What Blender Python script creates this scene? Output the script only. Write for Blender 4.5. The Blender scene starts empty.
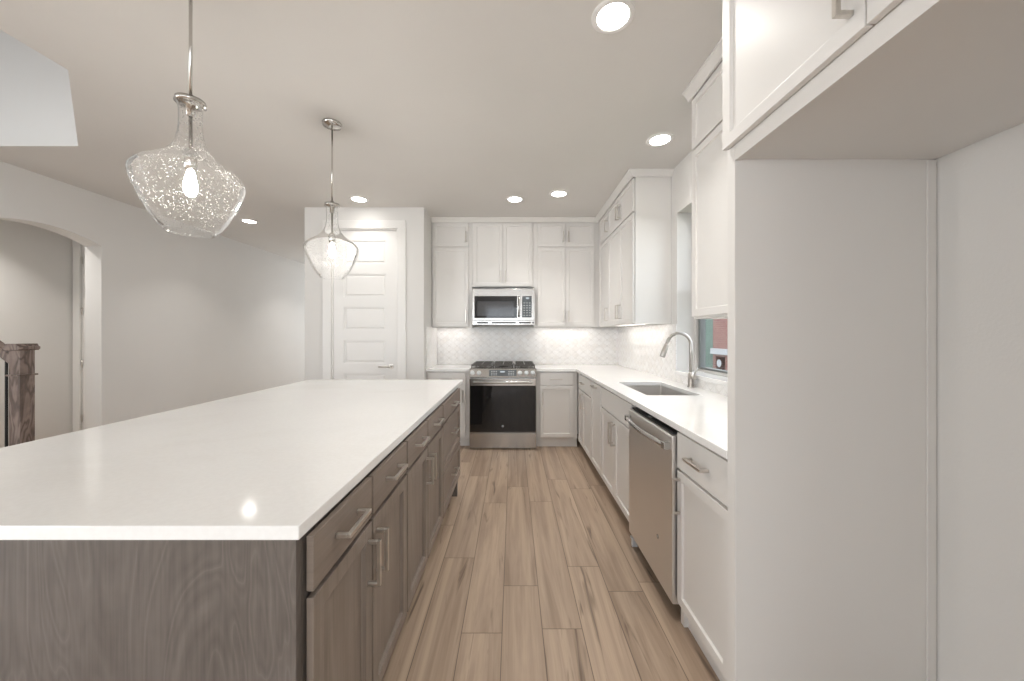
import bpy, bmesh, math, random
from mathutils import Vector, Matrix

random.seed(4)
C = bpy.context.scene.collection
SC = bpy.context.scene
PI = math.pi

# ------------------------------------------------------------------ camera
F_PX = 360.0                      # focal length in pixels of the 1024 x 681 frame
cam_d = bpy.data.cameras.new('camera')
cam_d.sensor_fit = 'HORIZONTAL'
cam_d.sensor_width = 36.0
cam_d.lens = F_PX / 1024.0 * 36.0
cam_d.shift_x = -1.0 / 1024.0
cam_d.shift_y = -6.0 / 1024.0
cam_d.clip_start = 0.02
cam = bpy.data.objects.new('camera', cam_d)
cam.location = (0, 0, 1.31)
cam.rotation_euler = (PI / 2, 0, 0)
C.objects.link(cam)
SC.camera = cam

# ------------------------------------------------------------------ view, world, large lights
SC.view_settings.view_transform = 'Standard'
SC.view_settings.look = 'None'
SC.view_settings.gamma = 1.0
SC.view_settings.use_curve_mapping = False
SC.view_settings.exposure = 1.44
SC.cycles.max_bounces = 10
SC.cycles.diffuse_bounces = 6
SC.cycles.glossy_bounces = 5
SC.cycles.transparent_max_bounces = 12
SC.cycles.caustics_reflective = False
SC.cycles.caustics_refractive = False
SC.cycles.sample_clamp_indirect = 6.0
SC.cycles.use_denoising = True

W_STRENGTH = 1.4
world = bpy.data.worlds.new('sky')
world.use_nodes = True
world.node_tree.nodes['Background'].inputs[0].default_value = (0.86, 0.93, 1.0, 1)
world.node_tree.nodes['Background'].inputs[1].default_value = W_STRENGTH
SC.world = world

def area(name, loc, rot, sx, sy, power, col=(1, 1, 1), shape='RECTANGLE', spread=None):
    d = bpy.data.lights.new(name, 'AREA')
    d.shape = shape
    d.size = sx
    if shape in ('RECTANGLE', 'ELLIPSE'):
        d.size_y = sy
    d.energy = power
    d.color = col
    if spread:
        d.spread = spread
    o = bpy.data.objects.new(name, d)
    o.location = loc
    o.rotation_euler = rot
    C.objects.link(o)
    return o

# daylight coming in through the three living-room windows behind the camera
DAY = (0.89, 0.955, 1.0)
for wx in (-4.3, -2.3, -0.3):
    area('window_daylight', (wx, -4.93, 1.45), (PI / 2, 0, 0), 1.4, 1.8, 2.5, DAY)
# unseen daylight-coloured fill panels, added on solid side walls and the hallway end
area('right_wall_fill', (1.34, -3.6, 1.45), (PI / 2, 0, PI / 2), 2.4, 1.9, 42, DAY)
area('left_wall_fill', (-5.94, -2.4, 1.45), (PI / 2, 0, -PI / 2), 2.6, 1.9, 56, DAY)
area('hallway_end_fill', (-3.3, 9.1, 1.4), (PI / 2, 0, PI), 1.3, 2.0, 15, DAY)
# daylight of the upstairs window that falls into the open stairwell, 
area('stairwell_daylight', (-3.6, 0.75, 4.3), (PI / 2 - 0.25, 0, 0), 1.8, 1.2, 4.6, (0.86, 0.93, 1.0))

CAN_STRENGTH = 9.0
CAN_WATTS = 2.3
BULB_STRENGTH = 95.0
LED_STRENGTH = 10.0

# ------------------------------------------------------------------ materials
MATS = {}

def new_mat(name):
    m = bpy.data.materials.new(name)
    m.use_nodes = True
    nt = m.node_tree
    b = nt.nodes['Principled BSDF']
    MATS[name] = m
    return m, nt, b

def nd(nt, typ, **kw):
    n = nt.nodes.new(typ)
    for k, v in kw.items():
        setattr(n, k, v)
    return n

def math_n(nt, op, a, b=None, c=None):
    n = nd(nt, 'ShaderNodeMath', operation=op)
    for i, v in enumerate((a, b, c)):
        if v is None:
            continue
        if isinstance(v, (int, float)):
            n.inputs[i].default_value = v
        else:
            nt.links.new(v, n.inputs[i])
    return n.outputs[0]

def ramp(nt, fac, stops):
    n = nd(nt, 'ShaderNodeValToRGB')
    el = n.color_ramp.elements
    while len(el) < len(stops):
        el.new(0.5)
    for e, (p, c) in zip(el, stops):
        e.position = p
        e.color = (c[0], c[1], c[2], 1)
    nt.links.new(fac, n.inputs[0])
    return n.outputs[0]

def mix_col(nt, fac, a, b, blend='MIX'):
    n = nd(nt, 'ShaderNodeMix', data_type='RGBA', blend_type=blend)
    for sock, v in ((n.inputs[0], fac), (n.inputs[6], a), (n.inputs[7], b)):
        if isinstance(v, (int, float)):
            sock.default_value = v
        elif isinstance(v, tuple):
            sock.default_value = (v[0], v[1], v[2], 1)
        else:
            nt.links.new(v, sock)
    return n.outputs[2]

def coords(nt, scale=(1, 1, 1), kind='Object'):
    t = nd(nt, 'ShaderNodeTexCoord')
    mp = nd(nt, 'ShaderNodeMapping')
    mp.inputs['Scale'].default_value = scale
    nt.links.new(t.outputs[kind], mp.inputs[0])
    return mp.outputs[0]

def noise(nt, vec, scale, detail=4, rough=0.5, dist=0.0):
    n = nd(nt, 'ShaderNodeTexNoise')
    n.inputs['Scale'].default_value = scale
    n.inputs['Detail'].default_value = detail
    n.inputs['Roughness'].default_value = rough
    n.inputs['Distortion'].default_value = dist
    nt.links.new(vec, n.inputs['Vector'])
    return n.outputs[0]

def bump(nt, b, h, strength=0.1, dist=0.01):
    n = nd(nt, 'ShaderNodeBump')
    n.inputs['Strength'].default_value = strength
    n.inputs['Distance'].default_value = dist
    nt.links.new(h, n.inputs['Height'])
    nt.links.new(n.outputs[0], b.inputs['Normal'])

def paint(name, col, rough=0.5, tex=0.0, scale=60, var=0.02):
    m, nt, b = new_mat(name)
    v = coords(nt)
    n1 = noise(nt, v, 1.3, 3)
    lo = tuple(max(0, c * (1 - var)) for c in col)
    hi = tuple(min(1, c * (1 + var)) for c in col)
    nt.links.new(ramp(nt, n1, [(0.3, lo), (0.7, hi)]), b.inputs['Base Color'])
    b.inputs['Roughness'].default_value = rough
    if tex:
        bump(nt, b, noise(nt, v, scale, 3), tex, 0.004)
    return m

paint('wall_paint', (0.71, 0.695, 0.675), 0.85, 0.12, 110)
paint('ceiling_paint', (0.69, 0.67, 0.645), 0.9, 0.15, 90)
paint('fridge_wall_paint', (0.70, 0.69, 0.665), 0.85, 0.1, 110)
paint('cabinet_paint', (0.76, 0.742, 0.72), 0.36, 0.0, var=0.012)
paint('trim_paint', (0.78, 0.765, 0.745), 0.4, 0.0, var=0.01)
paint('frame_vinyl', (0.62, 0.60, 0.58), 0.4)
paint('screen_frame', (0.20, 0.21, 0.21), 0.5)
paint('black_plastic', (0.012, 0.012, 0.013), 0.35)
paint('dark_gap', (0.03, 0.027, 0.025), 0.8)
paint('cast_iron', (0.085, 0.075, 0.068), 0.33, 0.1, 200)
paint('keypad_grey', (0.10, 0.115, 0.125), 0.35)
paint('key_print', (0.62, 0.65, 0.67), 0.5)
paint('baluster_iron', (0.012, 0.011, 0.011), 0.45)
paint('stair_carpet', (0.42, 0.38, 0.34), 0.95, 0.4, 300)
paint('green_siding', (0.085, 0.13, 0.105), 0.8, var=0.25)
paint('stone_band', (0.34, 0.34, 0.35), 0.8)
paint('lawn_grass', (0.10, 0.115, 0.055), 0.95, 0.4, 40, var=0.35)
paint('knob_white', (0.72, 0.74, 0.76), 0.25)

def metal(name, col, rough, streak=(1, 1, 1), amt=0.02):
    m, nt, b = new_mat(name)
    v = coords(nt, streak)
    n1 = noise(nt, v, 3, 2)
    b.inputs['Metallic'].default_value = 1.0
    lo = tuple(c * 0.965 for c in col)
    nt.links.new(ramp(nt, n1, [(0.3, lo), (0.7, col)]), b.inputs['Base Color'])
    r = math_n(nt, 'MULTIPLY_ADD', n1, amt, rough - amt / 2)
    nt.links.new(r, b.inputs['Roughness'])
    return m

metal('stainless', (0.50, 0.487, 0.47), 0.20)
metal('stainless_brushed', (0.78, 0.755, 0.73), 0.40)
metal('stainless_dark', (0.38, 0.37, 0.36), 0.33)
metal('sink_steel', (0.66, 0.64, 0.62), 0.40)
metal('brushed_nickel', (0.68, 0.645, 0.60), 0.28, (1, 1, 1))
metal('faucet_nickel', (0.50, 0.475, 0.45), 0.30)
metal('polished_nickel', (0.60, 0.58, 0.55), 0.14, (1, 1, 1), 0.03)

def glossy_black():
    m, nt, b = new_mat('oven_glass')
    v = coords(nt)
    nt.links.new(ramp(nt, noise(nt, v, 3, 2), [(0.3, (0.006, 0.006, 0.007)), (0.7, (0.010, 0.010, 0.011))]), b.inputs['Base Color'])
    b.inputs['Roughness'].default_value = 0.04
    b.inputs['Specular IOR Level'].default_value = 0.55
    m2, nt, b = new_mat('microwave_screen')
    v = coords(nt)
    nt.links.new(ramp(nt, noise(nt, v, 300, 2), [(0.3, (0.05, 0.05, 0.053)), (0.7, (0.085, 0.085, 0.088))]), b.inputs['Base Color'])
    b.inputs['Metallic'].default_value = 0.35
    b.inputs['Roughness'].default_value = 0.08
glossy_black()

def quartz():
    m, nt, b = new_mat('quartz')
    v = coords(nt)
    big = noise(nt, v, 1.1, 5, 0.6, 1.5)
    fine = noise(nt, v, 70, 2)
    base = ramp(nt, big, [(0.35, (0.845, 0.835, 0.82)), (0.50, (0.88, 0.875, 0.865)), (0.7, (0.86, 0.855, 0.845))])
    col = mix_col(nt, 0.10, base, ramp(nt, fine, [(0.40, (0.70, 0.69, 0.67)), (0.6, (0.88, 0.88, 0.87))]))
    nt.links.new(col, b.inputs['Base Color'])
    b.inputs['Roughness'].default_value = 0.09
    b.inputs['Specular IOR Level'].default_value = 0.55
quartz()

def stained_wood(name, dark, mid, light, vertical=True, fig=1.0, lines=7.0, sc=None, amt=0.45, streak=None):
    m, nt, b = new_mat(name)
    sc = sc or ((6, 6, 0.55) if vertical else (0.55, 0.55, 6))
    v = coords(nt, sc)
    rings = noise(nt, v, 1.0, 2, 0.5, 0.9 * fig)
    bands = math_n(nt, 'FRACT', math_n(nt, 'MULTIPLY', rings, lines))
    tri = math_n(nt, 'ABSOLUTE', math_n(nt, 'SUBTRACT', bands, 0.5))
    fine = noise(nt, coords(nt, (160, 160, 5) if vertical else (5, 5, 160)), 1.0, 3)
    blot = noise(nt, coords(nt), 5.0, 4, 0.6)
    c1 = ramp(nt, tri, streak or [(0.0, dark), (0.18, mid), (0.5, light)])
    c2 = ramp(nt, fine, [(0.3, dark), (0.65, light)])
    c3 = mix_col(nt, amt, c1, c2)
    c4 = mix_col(nt, 0.35, c3, ramp(nt, blot, [(0.3, dark), (0.7, light)]))
    nt.links.new(c4, b.inputs['Base Color'])
    b.inputs['Roughness'].default_value = 0.42
    bump(nt, b, fine, 0.06, 0.002)
W0, W1, W2 = (0.082, 0.068, 0.059), (0.135, 0.115, 0.101), (0.185, 0.160, 0.143)
stained_wood('island_wood', W0, W1, W2, fig=2.2, lines=9.0, sc=(3.6, 3.6, 1.0), amt=0.40, streak=[(0.0, W2), (0.05, W1), (0.22, W0), (0.5, W1)])
stained_wood('island_wood_flat', (0.175, 0.139, 0.114), (0.225, 0.182, 0.151), (0.265, 0.216, 0.182), vertical=False, fig=0.6, amt=0.5)  # drawer fronts: warmer wood, also lightened to offset weak light on the aisle side
stained_wood('island_wood_door', (0.170, 0.135, 0.110), (0.222, 0.180, 0.149), (0.270, 0.222, 0.187), fig=0.8, amt=0.5)  # door fronts: same warmer wood, lightened to stand in for missing light
stained_wood('stair_wood', (0.030, 0.018, 0.013), (0.20, 0.14, 0.115), (0.34, 0.26, 0.225), fig=1.6, lines=5.0, sc=(11, 11, 2.2), amt=0.15, streak=[(0.0, (0.025, 0.014, 0.010)), (0.16, (0.10, 0.066, 0.052)), (0.24, (0.21, 0.155, 0.130)), (0.5, (0.28, 0.215, 0.187))])

def plank_floor():
    m, nt, b = new_mat('plank_floor')
    t = nd(nt, 'ShaderNodeTexCoord')
    sep = nd(nt, 'ShaderNodeSeparateXYZ')
    nt.links.new(t.outputs['Object'], sep.inputs[0])
    x, y = sep.outputs[0], sep.outputs[1]
    PW, PL = 0.178, 1.22
    xr = math_n(nt, 'DIVIDE', math_n(nt, 'ADD', x, 0.048 + PW * 60), PW)
    row = math_n(nt, 'FLOOR', xr)
    fx = math_n(nt, 'FRACT', xr)
    wn = nd(nt, 'ShaderNodeTexWhiteNoise', noise_dimensions='1D')
    nt.links.new(row, wn.inputs['W'])
    yr = math_n(nt, 'ADD', math_n(nt, 'DIVIDE', math_n(nt, 'ADD', y, 20), PL), wn.outputs[0])
    col_i = math_n(nt, 'FLOOR', yr)
    fy = math_n(nt, 'FRACT', yr)
    cmb = nd(nt, 'ShaderNodeCombineXYZ')
    nt.links.new(row, cmb.inputs[0]); nt.links.new(col_i, cmb.inputs[1])
    wn2 = nd(nt, 'ShaderNodeTexWhiteNoise', noise_dimensions='3D')
    nt.links.new(cmb.outputs[0], wn2.inputs['Vector'])
    rnd = wn2.outputs[0]
    # per-plank shifted grain coordinates
    gv = nd(nt, 'ShaderNodeCombineXYZ')
    nt.links.new(math_n(nt, 'MULTIPLY_ADD', x, 11.0, math_n(nt, 'MULTIPLY', rnd, 37.0)), gv.inputs[0])
    nt.links.new(math_n(nt, 'MULTIPLY_ADD', y, 0.55, math_n(nt, 'MULTIPLY', rnd, 91.0)), gv.inputs[1])
    g1 = noise(nt, gv.outputs[0], 1.0, 5, 0.6, 1.2)
    gv2 = nd(nt, 'ShaderNodeCombineXYZ')
    nt.links.new(math_n(nt, 'MULTIPLY', x, 70.0), gv2.inputs[0])
    nt.links.new(math_n(nt, 'MULTIPLY_ADD', y, 3.0, math_n(nt, 'MULTIPLY', rnd, 50.0)), gv2.inputs[1])
    g2 = noise(nt, gv2.outputs[0], 1.0, 3, 0.6, 0.4)
    # soft knots
    kv = nd(nt, 'ShaderNodeCombineXYZ')
    nt.links.new(math_n(nt, 'MULTIPLY_ADD', x, 12.0, math_n(nt, 'MULTIPLY', rnd, 13.0)), kv.inputs[0])
    nt.links.new(math_n(nt, 'MULTIPLY_ADD', y, 1.0, math_n(nt, 'MULTIPLY', rnd, 29.0)), kv.inputs[1])
    kn = noise(nt, kv.outputs[0], 1.0, 3, 0.55, 2.2)
    base = ramp(nt, rnd, [(0.0, (0.235, 0.165, 0.118)), (0.33, (0.37, 0.272, 0.198)), (0.66, (0.50, 0.375, 0.272)), (1.0, (0.33, 0.250, 0.198))])
    gr = ramp(nt, g1, [(0.32, (0.20, 0.138, 0.100)), (0.46, (0.37, 0.272, 0.200)), (0.64, (0.60, 0.465, 0.35))])
    c = mix_col(nt, 0.60, base, gr)
    c = mix_col(nt, 0.22, c, ramp(nt, g2, [(0.3, (0.22, 0.155, 0.11)), (0.7, (0.46, 0.35, 0.26))]))
    c = mix_col(nt, ramp(nt, kn, [(0.61, (0, 0, 0)), (0.73, (0.8, 0.8, 0.8))]), c, (0.12, 0.080, 0.056))
    # joints
    ex = math_n(nt, 'MINIMUM', fx, math_n(nt, 'SUBTRACT', 1.0, fx))
    ey = math_n(nt, 'MULTIPLY', math_n(nt, 'MINIMUM', fy, math_n(nt, 'SUBTRACT', 1.0, fy)), PL / PW)
    e = math_n(nt, 'MINIMUM', ex, ey)
    j = ramp(nt, e, [(0.0, (0, 0, 0)), (0.016, (1, 1, 1))])
    c = mix_col(nt, j, (0.10, 0.070, 0.050), c)
    nt.links.new(c, b.inputs['Base Color'])
    nt.links.new(math_n(nt, 'MULTIPLY_ADD', g2, 0.15, 0.36), b.inputs['Roughness'])
    bump(nt, b, j, 0.25, 0.002)
plank_floor()

def mosaic():
    m, nt, b = new_mat('marble_mosaic')
    t = nd(nt, 'ShaderNodeTexCoord')
    sep = nd(nt, 'ShaderNodeSeparateXYZ')
    nt.links.new(t.outputs['Object'], sep.inputs[0])
    u = math_n(nt, 'ADD', sep.outputs[0], sep.outputs[1])
    z = sep.outputs[2]
    a = math_n(nt, 'DIVIDE', u, 0.104)
    q = math_n(nt, 'DIVIDE', z, 0.080)
    wob = math_n(nt, 'MULTIPLY', math_n(nt, 'SINE', math_n(nt, 'MULTIPLY', q, 2 * PI)), 0.10)
    wob2 = math_n(nt, 'MULTIPLY', math_n(nt, 'SINE', math_n(nt, 'MULTIPLY', a, 2 * PI)), 0.10)
    p1 = math_n(nt, 'ADD', math_n(nt, 'ADD', a, q), math_n(nt, 'ADD', wob, wob2))
    p2 = math_n(nt, 'ADD', math_n(nt, 'SUBTRACT', a, q), math_n(nt, 'SUBTRACT', wob2, wob))
    i1, i2 = math_n(nt, 'FLOOR', p1), math_n(nt, 'FLOOR', p2)
    f1, f2 = math_n(nt, 'FRACT', p1), math_n(nt, 'FRACT', p2)
    cmb = nd(nt, 'ShaderNodeCombineXYZ')
    nt.links.new(i1, cmb.inputs[0]); nt.links.new(i2, cmb.inputs[1])
    wn = nd(nt, 'ShaderNodeTexWhiteNoise', noise_dimensions='3D')
    nt.links.new(cmb.outputs[0], wn.inputs['Vector'])
    e = math_n(nt, 'MINIMUM', math_n(nt, 'MINIMUM', f1, math_n(nt, 'SUBTRACT', 1.0, f1)), math_n(nt, 'MINIMUM', f2, math_n(nt, 'SUBTRACT', 1.0, f2)))
    tile = ramp(nt, wn.outputs[0], [(0.0, (0.79, 0.765, 0.74)), (0.4, (0.83, 0.82, 0.805)), (0.75, (0.86, 0.855, 0.85)), (1.0, (0.81, 0.805, 0.80))])
    vein = noise(nt, t.outputs['Object'], 14, 5, 0.6, 1.6)
    tile = mix_col(nt, 0.35, tile, ramp(nt, vein, [(0.35, (0.66, 0.65, 0.64)), (0.55, (0.86, 0.85, 0.84))]))
    inner = ramp(nt, e, [(0.16, (1, 1, 1)), (0.20, (0.90, 0.885, 0.87)), (0.24, (1, 1, 1))])
    tile = mix_col(nt, 1.0, tile, inner, 'MULTIPLY')
    g = ramp(nt, e, [(0.02, (0, 0, 0)), (0.05, (1, 1, 1))])
    nt.links.new(mix_col(nt, g, (0.71, 0.695, 0.68), tile), b.inputs['Base Color'])
    b.inputs['Roughness'].default_value = 0.28
    bump(nt, b, g, 0.2, 0.002)
mosaic()

def brick_mat():
    m, nt, b = new_mat('red_brick')
    v = coords(nt)
    mp = nd(nt, 'ShaderNodeMapping')
    mp.inputs['Rotation'].default_value = (0, PI / 2, PI / 2)
    nt.links.new(v, mp.inputs[0])
    br = nd(nt, 'ShaderNodeTexBrick')
    br.inputs['Color1'].default_value = (0.15, 0.042, 0.035, 1)
    br.inputs['Color2'].default_value = (0.20, 0.08, 0.065, 1)
    br.inputs['Mortar'].default_value = (0.22, 0.19, 0.16, 1)
    br.inputs['Scale'].default_value = 2.6
    nt.links.new(mp.outputs[0], br.inputs['Vector'])
    nt.links.new(br.outputs[0], b.inputs['Base Color'])
    b.inputs['Roughness'].default_value = 0.85
brick_mat()

def emit(name, col, strength):
    m = bpy.data.materials.new(name)
    m.use_nodes = True
    nt = m.node_tree
    nt.nodes.remove(nt.nodes['Principled BSDF'])
    e = nd(nt, 'ShaderNodeEmission')
    e.inputs[0].default_value = (*col, 1)
    e.inputs[1].default_value = strength
    nt.links.new(e.outputs[0], nt.nodes['Material Output'].inputs[0])
    MATS[name] = m
emit('can_lens', (1.0, 0.972, 0.925), CAN_STRENGTH)
emit('bulb_glow', (1.0, 0.96, 0.89), BULB_STRENGTH)
emit('led_strip', (1.0, 0.945, 0.89), LED_STRENGTH)
emit('clock_digits', (0.85, 0.95, 1.0), 0.25)

def thin_glass(name, seeds=False, tint=(1, 1, 1)):
    m = bpy.data.materials.new(name)
    m.use_nodes = True
    nt = m.node_tree
    nt.nodes.remove(nt.nodes['Principled BSDF'])
    tr = nd(nt, 'ShaderNodeBsdfTransparent')
    tr.inputs[0].default_value = (*tint, 1)
    gl = nd(nt, 'ShaderNodeBsdfGlossy')
    gl.inputs['Roughness'].default_value = 0.03
    lw = nd(nt, 'ShaderNodeLayerWeight')
    lw.inputs[0].default_value = 0.09 if seeds else 0.10
    mx = nd(nt, 'ShaderNodeMixShader')
    nt.links.new(lw.outputs['Fresnel'], mx.inputs[0])
    nt.links.new(tr.outputs[0], mx.inputs[1])
    nt.links.new(gl.outputs[0], mx.inputs[2])
    out = mx.outputs[0]
    if seeds:                                   # small air bubbles trapped in the glass
        v = coords(nt)
        vo = nd(nt, 'ShaderNodeTexVoronoi')
        vo.inputs['Scale'].default_value = 120
        nt.links.new(v, vo.inputs['Vector'])
        dens = noise(nt, v, 9, 3)
        thr = math_n(nt, 'MULTIPLY_ADD', dens, 0.60, -0.08)
        seed = math_n(nt, 'LESS_THAN', vo.outputs['Distance'], thr)
        tl = nd(nt, 'ShaderNodeBsdfTranslucent')
        tl.inputs[0].default_value = (0.95, 0.95, 0.93, 1)
        df = nd(nt, 'ShaderNodeBsdfDiffuse')
        df.inputs[0].default_value = (0.95, 0.95, 0.93, 1)
        ad = nd(nt, 'ShaderNodeMixShader')
        ad.inputs[0].default_value = 0.5
        nt.links.new(tl.outputs[0], ad.inputs[1])
        nt.links.new(df.outputs[0], ad.inputs[2])
        m2 = nd(nt, 'ShaderNodeMixShader')
        nt.links.new(math_n(nt, 'MULTIPLY_ADD', seed, 0.25, 0.014), m2.inputs[0])
        nt.links.new(out, m2.inputs[1])
        nt.links.new(ad.outputs[0], m2.inputs[2])
        out = m2.outputs[0]
        bp = nd(nt, 'ShaderNodeBump')
        bp.inputs['Strength'].default_value = 0.12
        bp.inputs['Distance'].default_value = 0.003
        nt.links.new(noise(nt, v, 45, 3), bp.inputs['Height'])
        nt.links.new(bp.outputs[0], gl.inputs['Normal'])
    nt.links.new(out, nt.nodes['Material Output'].inputs[0])
    MATS[name] = m
thin_glass('seeded_glass', True, (0.995, 0.995, 0.995))
thin_glass('window_glass')

# ------------------------------------------------------------------ geometry helpers
class MB:
    """collects shapes, then links them as one mesh object"""
    def __init__(s):
        s.bm = bmesh.new()

    def box(s, x0, x1, y0, y1, z0, z1):
        g = bmesh.ops.create_cube(s.bm, size=1.0)
        bmesh.ops.scale(s.bm, vec=(abs(x1 - x0), abs(y1 - y0), abs(z1 - z0)), verts=g['verts'])
        bmesh.ops.translate(s.bm, vec=((x0 + x1) / 2, (y0 + y1) / 2, (z0 + z1) / 2), verts=g['verts'])
        return g['verts']

    def prism(s, pts, axis, a0, a1):
        """2-D outline extruded along an axis; pts are the other two coordinates in xyz order"""
        def v3(p, a):
            return {'X': (a, p[0], p[1]), 'Y': (p[0], a, p[1]), 'Z': (p[0], p[1], a)}[axis]
        v0 = [s.bm.verts.new(v3(p, a0)) for p in pts]
        v1 = [s.bm.verts.new(v3(p, a1)) for p in pts]
        fs = [s.bm.faces.new(v0), s.bm.faces.new(v1)]
        n = len(pts)
        for i in range(n):
            fs.append(s.bm.faces.new((v0[i], v0[(i + 1) % n], v1[(i + 1) % n], v1[i])))
        bmesh.ops.recalc_face_normals(s.bm, faces=fs)
        return v0 + v1

    def grid(s, us, vs, empty, axis, a0, a1):
        """plate made of a grid of cells, some left empty, only outer faces"""
        nu, nv = len(us) - 1, len(vs) - 1
        full = {(i, j) for i in range(nu) for j in range(nv)} - set(empty)
        cache = {}
        def V(i, j, k):
            if (i, j, k) not in cache:
                a = (a0, a1)[k]
                p = {'X': (a, us[i], vs[j]), 'Y': (us[i], a, vs[j]), 'Z': (us[i], vs[j], a)}[axis]
                cache[(i, j, k)] = s.bm.verts.new(p)
            return cache[(i, j, k)]
        fs = []
        for (i, j) in full:
            for k in (0, 1):
                fs.append(s.bm.faces.new((V(i, j, k), V(i + 1, j, k), V(i + 1, j + 1, k), V(i, j + 1, k))))
            for (di, dj, p, q) in ((-1, 0, (i, j), (i, j + 1)), (1, 0, (i + 1, j), (i + 1, j + 1)), (0, -1, (i, j), (i + 1, j)), (0, 1, (i, j + 1), (i + 1, j + 1))):
                if (i + di, j + dj) not in full:
                    fs.append(s.bm.faces.new((V(*p, 0), V(*q, 0), V(*q, 1), V(*p, 1))))
        bmesh.ops.recalc_face_normals(s.bm, faces=fs)

    def lathe(s, prof, center=(0, 0, 0), seg=32, axis='Z', smooth=True):
        rings = []
        for (r, h) in prof:
            ring = []
            for k in range(seg):
                a = 2 * PI * k / seg
                c, d = r * math.cos(a), r * math.sin(a)
                p = {'Z': (c, d, h), 'Y': (c, h, d), 'X': (h, c, d)}[axis]
                ring.append(s.bm.verts.new(Vector(p) + Vector(center)))
            rings.append(ring)
        fs = []
        for a, b in zip(rings, rings[1:]):
            for k in range(seg):
                f = s.bm.faces.new((a[k], a[(k + 1) % seg], b[(k + 1) % seg], b[k]))
                f.smooth = smooth
                fs.append(f)
        for ring, pr in ((rings[0], prof[0]), (rings[-1], prof[-1])):
            if pr[0] > 1e-5:
                continue
        return rings, fs

    def disc(s, r, center, seg=24, axis='Z', t=0.004):
        rings, fs = s.lathe([(r, 0), (r, t)], center, seg, axis, False)
        fs.append(s.bm.faces.new(rings[0])); fs.append(s.bm.faces.new(rings[1]))
        bmesh.ops.recalc_face_normals(s.bm, faces=fs)

    def solid_lathe(s, prof, center=(0, 0, 0), seg=28, axis='Z'):
        rings, fs = s.lathe(prof, center, seg, axis)
        fs.append(s.bm.faces.new(rings[0])); fs.append(s.bm.faces.new(rings[-1]))
        bmesh.ops.recalc_face_normals(s.bm, faces=fs)

    def tube(s, pts, radii, seg=14, square=False, up=None):
        pts = [Vector(p) for p in pts]
        if not isinstance(radii, (list, tuple)):
            radii = [radii] * len(pts)
        if square:
            seg = 4
        rings, fs = [], []
        prev = None
        for i, p in enumerate(pts):
            t = (pts[min(i + 1, len(pts) - 1)] - pts[max(i - 1, 0)]).normalized()
            if prev is None:
                ref = Vector(up) if up else (Vector((0, 0, 1)) if abs(t.z) < 0.9 else Vector((0, 1, 0)))
                n = (ref - t * ref.dot(t)).normalized()
            else:
                n = (prev - t * prev.dot(t)).normalized()
            prev = n
            bnm = t.cross(n)
            ring = []
            off = PI / 4 if square else 0
            rr = radii[i] * (math.sqrt(2) if square else 1)
            for k in range(seg):
                a = 2 * PI * k / seg + off
                ring.append(s.bm.verts.new(p + n * (rr * math.cos(a)) + bnm * (rr * math.sin(a))))
            rings.append(ring)
        for a, b in zip(rings, rings[1:]):
            for k in range(seg):
                f = s.bm.faces.new((a[k], a[(k + 1) % seg], b[(k + 1) % seg], b[k]))
                f.smooth = not square
                fs.append(f)
        fs.append(s.bm.faces.new(rings[0])); fs.append(s.bm.faces.new(rings[-1]))
        bmesh.ops.recalc_face_normals(s.bm, faces=fs)

    def shaker(s, x0, x1, z0, z1, t=0.02, rail=0.058, rec=0.010, gap=0.0):
        """front lying in the xz plane, face at y = -t, with a recessed centre panel"""
        vs = s.box(x0, x1, -t, -gap, z0, z1)
        s.bm.faces.ensure_lookup_table()
        fr = [f for f in s.bm.faces if set(f.verts) <= set(vs) and f.normal.y < -0.9]
        s.bm.normal_update()
        fr = [f for f in s.bm.faces if set(f.verts) <= set(vs) and f.normal.y < -0.9]
        bmesh.ops.inset_region(s.bm, faces=fr, thickness=rail, depth=0)
        bmesh.ops.inset_region(s.bm, faces=fr, thickness=0.004, depth=-rec)

    def xform(s, M):
        bmesh.ops.transform(s.bm, matrix=M, verts=s.bm.verts)

    def build(s, name, mat, parent=None, bevel=0.0, seg=2):
        me = bpy.data.meshes.new(name)
        s.bm.to_mesh(me)
        s.bm.free()
        me.materials.append(MATS[mat])
        o = bpy.data.objects.new(name, me)
        C.objects.link(o)
        if parent:
            o.parent = parent
        if bevel:
            m = o.modifiers.new('bevel', 'BEVEL')
            m.width = bevel
            m.segments = seg
            m.limit_method = 'ANGLE'
            m.angle_limit = math.radians(40)
        return o

def sweep(mb, prof, path):
    """profile (out, z) swept along an open xy path with mitred corners; out is to the right of travel"""
    pts = [Vector(p) for p in path]
    rings = []
    for i, p in enumerate(pts):
        d0 = (pts[i] - pts[i - 1]).normalized() if i > 0 else None
        d1 = (pts[i + 1] - pts[i]).normalized() if i < len(pts) - 1 else None
        n0 = Vector((d0.y, -d0.x)) if d0 else None
        n1 = Vector((d1.y, -d1.x)) if d1 else None
        if n0 and n1:
            m = (n0 + n1).normalized()
            m = m / max(0.2, m.dot(n0))
        else:
            m = n0 or n1
        rings.append([mb.bm.verts.new((p.x + m.x * o, p.y + m.y * o, z)) for o, z in prof])
    fs = []
    n = len(prof)
    for a, b in zip(rings, rings[1:]):
        for k in range(n):
            fs.append(mb.bm.faces.new((a[k], a[(k + 1) % n], b[(k + 1) % n], b[k])))
    fs.append(mb.bm.faces.new(rings[0])); fs.append(mb.bm.faces.new(rings[-1]))
    bmesh.ops.recalc_face_normals(mb.bm, faces=fs)

def struct(o):
    o['kind'] = 'structure'
    return o

def tag(o, label, cat, group=None):
    o['label'] = label
    o['category'] = cat
    if group:
        o['group'] = group
    return o

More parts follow.
